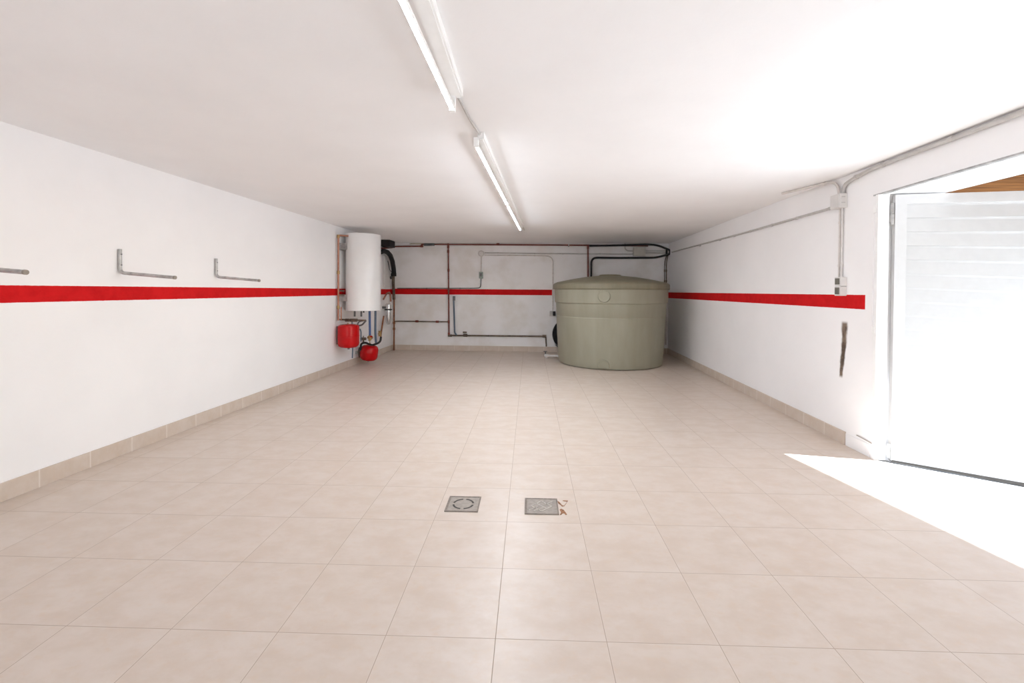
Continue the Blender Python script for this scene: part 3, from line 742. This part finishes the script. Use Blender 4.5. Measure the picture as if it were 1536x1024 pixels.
for p, d in ((bk(672.3, 370), UPV), (bk(672.3, 377), UPV), (bk(672.7, 405), UPV), (bk(673, 436), UPV), (bk(673.2, 482.5), UPV), (bk(673.4, 501), UPV), (bk(632.5, 369.2), ALX), (bk(747, 366.3), ALX), (bk(625.5, 481.7), ALX), (bk(656, 482.3), ALX), (bk(882, 371), UPV)):
    d = Vector(d); obj('coupling', tube(BM(), [p-d*0.03, p+d*0.03], 0.022, 12), M['red_copper'], pr)
p = bk(643, 366.8); obj('valve', tube(BM(), [p-V(0.10, 0, 0), p+V(0.12, 0, 0)], 0.026, 12), M['dark_metal'], pr)
p = bk(853, 368.2); obj('pipe_clip', tube(BM(), [p-V(0.012, 0, 0), p+V(0.012, 0, 0)], 0.026, 12), M['chrome'], pr)

dk = thing('drain_line', bk(745, 503), 'dark horizontal pipe low on the back wall running to the green tank', 'pipe')
obj('main_run', tube(BM(), [bk(673.5, 502.8), bk(818.5, 504.2)], 0.0155, 12), M['bronze'], dk)
obj('end_drop', tube(BM(), [bk(818.5, 504.2), bk(819.5, 519.5)], 0.014, 12), M['bronze'], dk)
obj('standpipe', tube(BM(), [bk(680.5, 450), bk(682, 499), bk(685, 502.5)], 0.016, 12, 0.03), M['slate_pipe'], dk)
p = bk(681, 447); obj('standpipe_tap', tube(BM(), [p-V(0, 0, 0.05), p+V(0, 0, 0.04)], 0.026, 12), M['dark_metal'], dk)
for px, py, w in ((698, 502.6, 0.03), (816.5, 504, 0.028), (675, 503, 0.024)):
    p = bk(px, py); obj('coupling', tube(BM(), [p-V(0.04, 0, 0), p+V(0.04, 0, 0)], w, 12), M['bronze'], dk)
p = bk(698, 501); obj('valve_handle', box(BM(), p+V(-0.05, -0.02, 0.025), p+V(0.03, 0.01, 0.055), 0.004), M['bronze'], dk, False)

# electrics on the back wall
def box_on_back(px0, py0, px1, py1, depth): 
    a, b = on_back(px0, py0, depth), on_back(px1, py1, depth)
    return (a.x, yback(a.x)-depth, b.z), (b.x, yback((a.x+b.x)/2)-0.0005, a.z)
jb = thing('junction_box', on_back(722, 384), 'round pale junction box on the back wall above the red stripe', 'junction box')
c0 = on_back(722, 380.2)
obj('box_body', lathe(BM(), [(0, 0.0005), (0.062, 0.0005), (0.062, 0.030), (0.055, 0.036), (0, 0.038)], c0, 28, V(0, -1, 0)), M['pale_plastic'], jb)
obj('box_cover', lathe(BM(), [(0, 0.037), (0.046, 0.037), (0.044, 0.042), (0, 0.043)], c0, 28, V(0, -1, 0)), M['box_plastic'], jb)
def conduit(name, pts, r, mat, label, rad=0.0, clips=(), group=None):
    pts = [Vector(p) for p in pts]
    t = thing(name, pts[len(pts)//2], label, 'conduit', group)
    obj('conduit_tube', tube(BM(), pts, r, 10, rad), M[mat], t)
    for p, d in clips:
        p = Vector(p); d = Vector(d).normalized()
        obj('clip', tube(BM(), [p-d*0.011, p+d*0.011], r*1.28, 10), M[mat], t)
    return t
def bc(px, py): return on_back(px, py, 0.016)
conduit('conduit', [bc(727, 379), bc(806, 380), bc(882, 380.5), bc(950, 380.8)], 0.0115, 'grey_plastic', 'long grey conduit from round box to the grey box at the right end', clips=[(bc(747, 379.3), ALX), (bc(802, 380), ALX), (bc(844, 380.3), ALX), (bc(900, 380.5), ALX)])
conduit('conduit', [bc(727, 382.5), bc(805, 383.3), bc(829.5, 384), bc(829.3, 467)], 0.0105, 'pale_plastic', 'pale conduit bending down to the socket left of the green tank', 0.14, clips=[(bc(747, 382.7), ALX), (bc(802, 383.3), ALX), (bc(829.4, 410), UPV), (bc(829.3, 452), UPV)])
conduit('conduit', [bc(722, 385), bc(721.5, 408)], 0.0105, 'pale_plastic', 'short pale conduit between round box and green switch box', clips=[(bc(721.8, 395), UPV)])
conduit('cable', [bc(721.5, 416), bc(721, 431.8), bc(712, 432.3), bc(650, 432.2), bc(596, 432.3)], 0.010, 'dark_metal', 'dark cable curving from green switch box along the top of the red stripe', 0.10, clips=[(bc(690, 432.3), ALX), (bc(640, 432.3), ALX)])
sw = thing('switch_box', on_back(721, 417), 'small grey green switch box on the back wall over the stripe', 'switch')
sw_ = obj('box_body', box(BM(), *box_on_back(718.5, 407.5, 724, 417.5, 0.05), 0.005), M['green_plastic'], sw, False)
obj('rocker', box(BM(), *box_on_back(719.7, 409.5, 722.8, 414.5, 0.056), 0.003), M['dark_metal'], sw_, False)
so = thing('wall_socket', on_back(828, 474), 'grey wall socket at the foot of the conduit left of the green tank', 'socket')
obj('box_body', box(BM(), *box_on_back(824.5, 466.5, 832.5, 474, 0.05), 0.005), M['grey_plastic'], so, False)
obj('plug', box(BM(), *box_on_back(829.3, 466.8, 833.2, 473.5, 0.075), 0.006), M['black'], so, False)
gb = thing('junction_box', on_back(960, 384), 'square grey junction box near the ceiling at the right end of the back wall', 'junction box')
obj('box_body', box(BM(), *box_on_back(950.5, 370.5, 968.2, 383.5, 0.07), 0.006), M['warm_box'], gb, False)
obj('box_cover', box(BM(), *box_on_back(951.5, 371.5, 967.2, 382.5, 0.076), 0.004), M['warm_box'], gb, False)
conduit('conduit', [on_back(937.5, 361, 0.02), on_back(937.5, 373, 0.02), on_back(941, 376, 0.02), on_back(951, 376.2, 0.02)], 0.012, 'grey_plastic', 'bent grey conduit rising from the square grey box into the ceiling', 0.05)
for k, py in enumerate((375.5, 377.8, 379.6)):
    conduit('cable', [on_back(968, py, 0.02), on_back(984, py+0.1, 0.02), on_back(999, py+0.2, 0.02)], 0.0085, 'grey_plastic', ('top', 'middle', 'lowest')[k]+' of three thin grey cables right of the square grey box', group='grey cables to the corner')
# black hoses
run_pipe('black_hose', [on_back(884, 368.5, .05), on_back(930, 367.8, .05), on_back(972, 366.5, .06), on_back(986, 367.5, .07), on_back(1000, 373, .08), on_back(1005, 375, .08), on_back(1005, 381, .08), on_back(998, 382.5, .08), on_back(984, 386.3, .06), on_back(930, 386.7, .05), on_back(887, 386.2, .05), on_back(886.7, 425, .05)], 0.020, 'black', 'black hose looping from ceiling pipe to the corner and back down to the tank', 'hose', 0.12)
h2 = on_back(999.5, 374, .05)
bm = BM(); tube(bm, [on_back(1000, 374, .06), on_back(999.5, 384, .06)], 0.02, 10); obj('cable_tie', bm, M['black'], label='black strap binding hoses in the upper right back corner', cat='strap')
for k, px in enumerate((997, 999.6)):
    run_pipe('corner_riser', [on_back(px+4-1.2*k, 380, .03), on_back(px+0.6, 390, .03), on_back(px, 400, .03), on_back(px, 440, .03)], 0.0095, 'bronze', ('left' if k == 0 else 'right')+' one of twin thin brown pipes dropping behind the green tank on its right', group='twin thin pipes in the right corner', rad=0.05, fittings=[(on_back(px, 406, .03), UPV), (on_back(px, 421.5, .03), UPV)])
# white and dark pipe just right of the tank
run_pipe('waste_pipe', [on_back(998.5, 455, .04), on_back(998.5, 517, .04)], 0.018, 'pale_plastic', 'pale vertical pipe in the gap between green tank and right wall')

# ------------------------------------------------------------------ right wall electrics
def rw(px, py, off=0.014): return on_right(px, py, off)
bxa = on_right(1260, 290); 
yA = on_right(1271, 300).y; 
b0, b1 = on_right(1260, 291), on_right(1271, 311)
jr = thing('junction_box', (XR, (b0.y+b1.y)/2, b1.z), 'pale square junction box high on the right wall beside the garage door', 'junction box')
d = 0.065
yn, yf = on_right(1271.5, 300).y, on_depth(1249, 300, 1).y
yf = yn+0.115
z1, z0 = on_right(1271, 289.5).z, on_right(1271, 311).z
jb_ = obj('box_body', box(BM(), (XR-d, yn, z0), (XR-0.0005, yf, z1), 0.005), M['box_plastic'], jr, False)
obj('box_cover', box(BM(), (XR-d-0.005, yn+0.006, z0+0.006), (XR-d, yf-0.006, z1-0.006), 0.003), M['box_plastic'], jr, False)
for dz in (0.35, 0.75):
    obj('knockout', box(BM(), (XR-d*0.75, yn-0.002, z0+(z1-z0)*dz-0.004), (XR-d*0.3, yn+0.004, z0+(z1-z0)*dz+0.004), 0.001), M['grey_plastic'], jb_, False)
ym = (yn+yf)/2
e0 = on_right(1008, 378, 0.014); zc_ = (z0+0.02)
cl = [rw(1245, 312.5), rw(1195, 327), rw(1158, 337.5), rw(1126, 346.5), rw(1101, 353.5), rw(1080, 359.5), rw(1050, 368)]
def clipy(p, q): return (p, q)
conduit('conduit', [V(XR-0.014, yf-0.005, cl[0].z+0.012), cl[0], cl[3], e0], 0.0115, 'grey_plastic', 'long thin grey conduit sloping along the right wall to the back corner', clips=[(p, ALY) for p in cl])
conduit('conduit', [V(XR-0.02, yn+0.075, z1-0.01), V(XR-0.02, yn+0.085, z1+0.075), V(XR-0.03, yn+0.15, ZC-0.016), V(XR-0.12, yn+0.42, ZC-0.014), V(XR-0.20, yn+0.62, ZC-0.014)], 0.011, 'pale_plastic', 'bent pale conduit leaving the top of the right wall box towards the ceiling', 0.08, clips=[(V(XR-0.05, yn+0.22, ZC-0.0155), ALY)])
pe = on_right(1400, 217, 0.016); 
conduit('conduit', [V(XR-0.018, yn+0.03, z1-0.01), V(XR-0.018, yn+0.02, z1+0.07), V(XR-0.018, yn-0.09, ZC-0.05), V(XR-0.018, yn-0.3, ZC-0.026), V(XR-0.018, NEAR-1, ZC-0.022)], 0.014, 'grey_plastic', 'grey conduit along the top of the right wall above the garage doorway', 0.07, clips=[(V(XR-0.018, yn-0.125, ZC-0.046), ALY), (V(XR-0.018, yn-0.40, ZC-0.026), ALY), (V(XR-0.018, yn-0.95, ZC-0.024), ALY)])
ys = on_right(1266, 350).y
zs1, zs0 = z0, on_right(1262, 419).z
for k, dy in enumerate((0.006, 0.034)):
    conduit('conduit', [V(XR-0.012, ys+dy, zs1+0.01), V(XR-0.012, ys+dy, zs0-0.01)], 0.008, 'pale_plastic' if k else 'box_plastic', ('right' if k == 0 else 'left')+' one of two thin conduits dropping from box to switches on right wall', group='twin conduits above the switches', clips=[(V(XR-0.012, ys+dy, on_right(1266, py).z), UPV) for py in (333, 398)])
yn2, yf2 = on_right(1270.5, 430, 0.0).y, on_right(1270.5, 430, 0.0).y+0.075
zz1, zz0, zzm = on_right(1264, 415.5, 0.02).z, on_right(1264, 443.5, 0.02).z, on_right(1264, 429, 0.02).z
for k, (a, b) in enumerate(((zzm+0.002, zz1), (zz0, zzm-0.002))):
    s = thing('light_switch', (XR, (yn2+yf2)/2, a), ('upper', 'lower')[k]+' of two stacked pale switches at the end of the right red stripe', 'switch', 'stacked switches on the right wall')
    sb_ = obj('switch_box', box(BM(), (XR-0.052, yn2, a), (XR-0.0005, yf2, b), 0.006), M['box_plastic'], s, False)
    obj('rocker', box(BM(), (XR-0.058, yn2+0.012, a+0.012), (XR-0.050, yf2-0.012, b-0.010), 0.003), M['dark_plastic'], sb_, False, label='dark grey rocker')
# slit in the painted skirting by the door post
bm = BM(); sa, sb = on_right(1285, 652.5, 0.0065), on_right(1308, 665, 0.0065)
tube(bm, [sa, sb], 0.0035, 6); obj('trim_5', bm, M['drain'], None, False, kind='structure')

# ------------------------------------------------------------------ daylight
sun_d = bpy.data.lights.new('sun', 'SUN'); sun_d.energy = SUN_E; sun_d.angle = radians(0.53); sun_d.color = SUN_COL
sun = bpy.data.objects.new('sun', sun_d); COL.objects.link(sun)
sd = V(cos(SUN_AZ), sin(SUN_AZ), SUN_T).normalized()
sun.rotation_euler = sd.to_track_quat('Z', 'Y').to_euler(); sun.location = sd*12
world = bpy.data.worlds.new('sky'); scene.world = world; world.use_nodes = True
nt = world.node_tree
bg = nt.nodes['Background']
sky = nt.nodes.new('ShaderNodeTexSky'); sky.sky_type = 'NISHITA'; sky.sun_disc = False
sky.sun_elevation = math.atan(SUN_T); sky.sun_rotation = pi/2 - SUN_AZ
nt.links.new(sky.outputs[0], bg.inputs[0]); bg.inputs[1].default_value = SKY_E

for o in COL.objects:
    if '_org' in o: del o['_org']

scene.view_settings.view_transform = 'Standard'
scene.view_settings.look = 'None'
scene.view_settings.exposure = 0.10
scene.view_settings.gamma = 1.0
scene.view_settings.use_curve_mapping = False
scene.cycles.max_bounces = 16
scene.cycles.diffuse_bounces = 10
scene.cycles.use_denoising = True
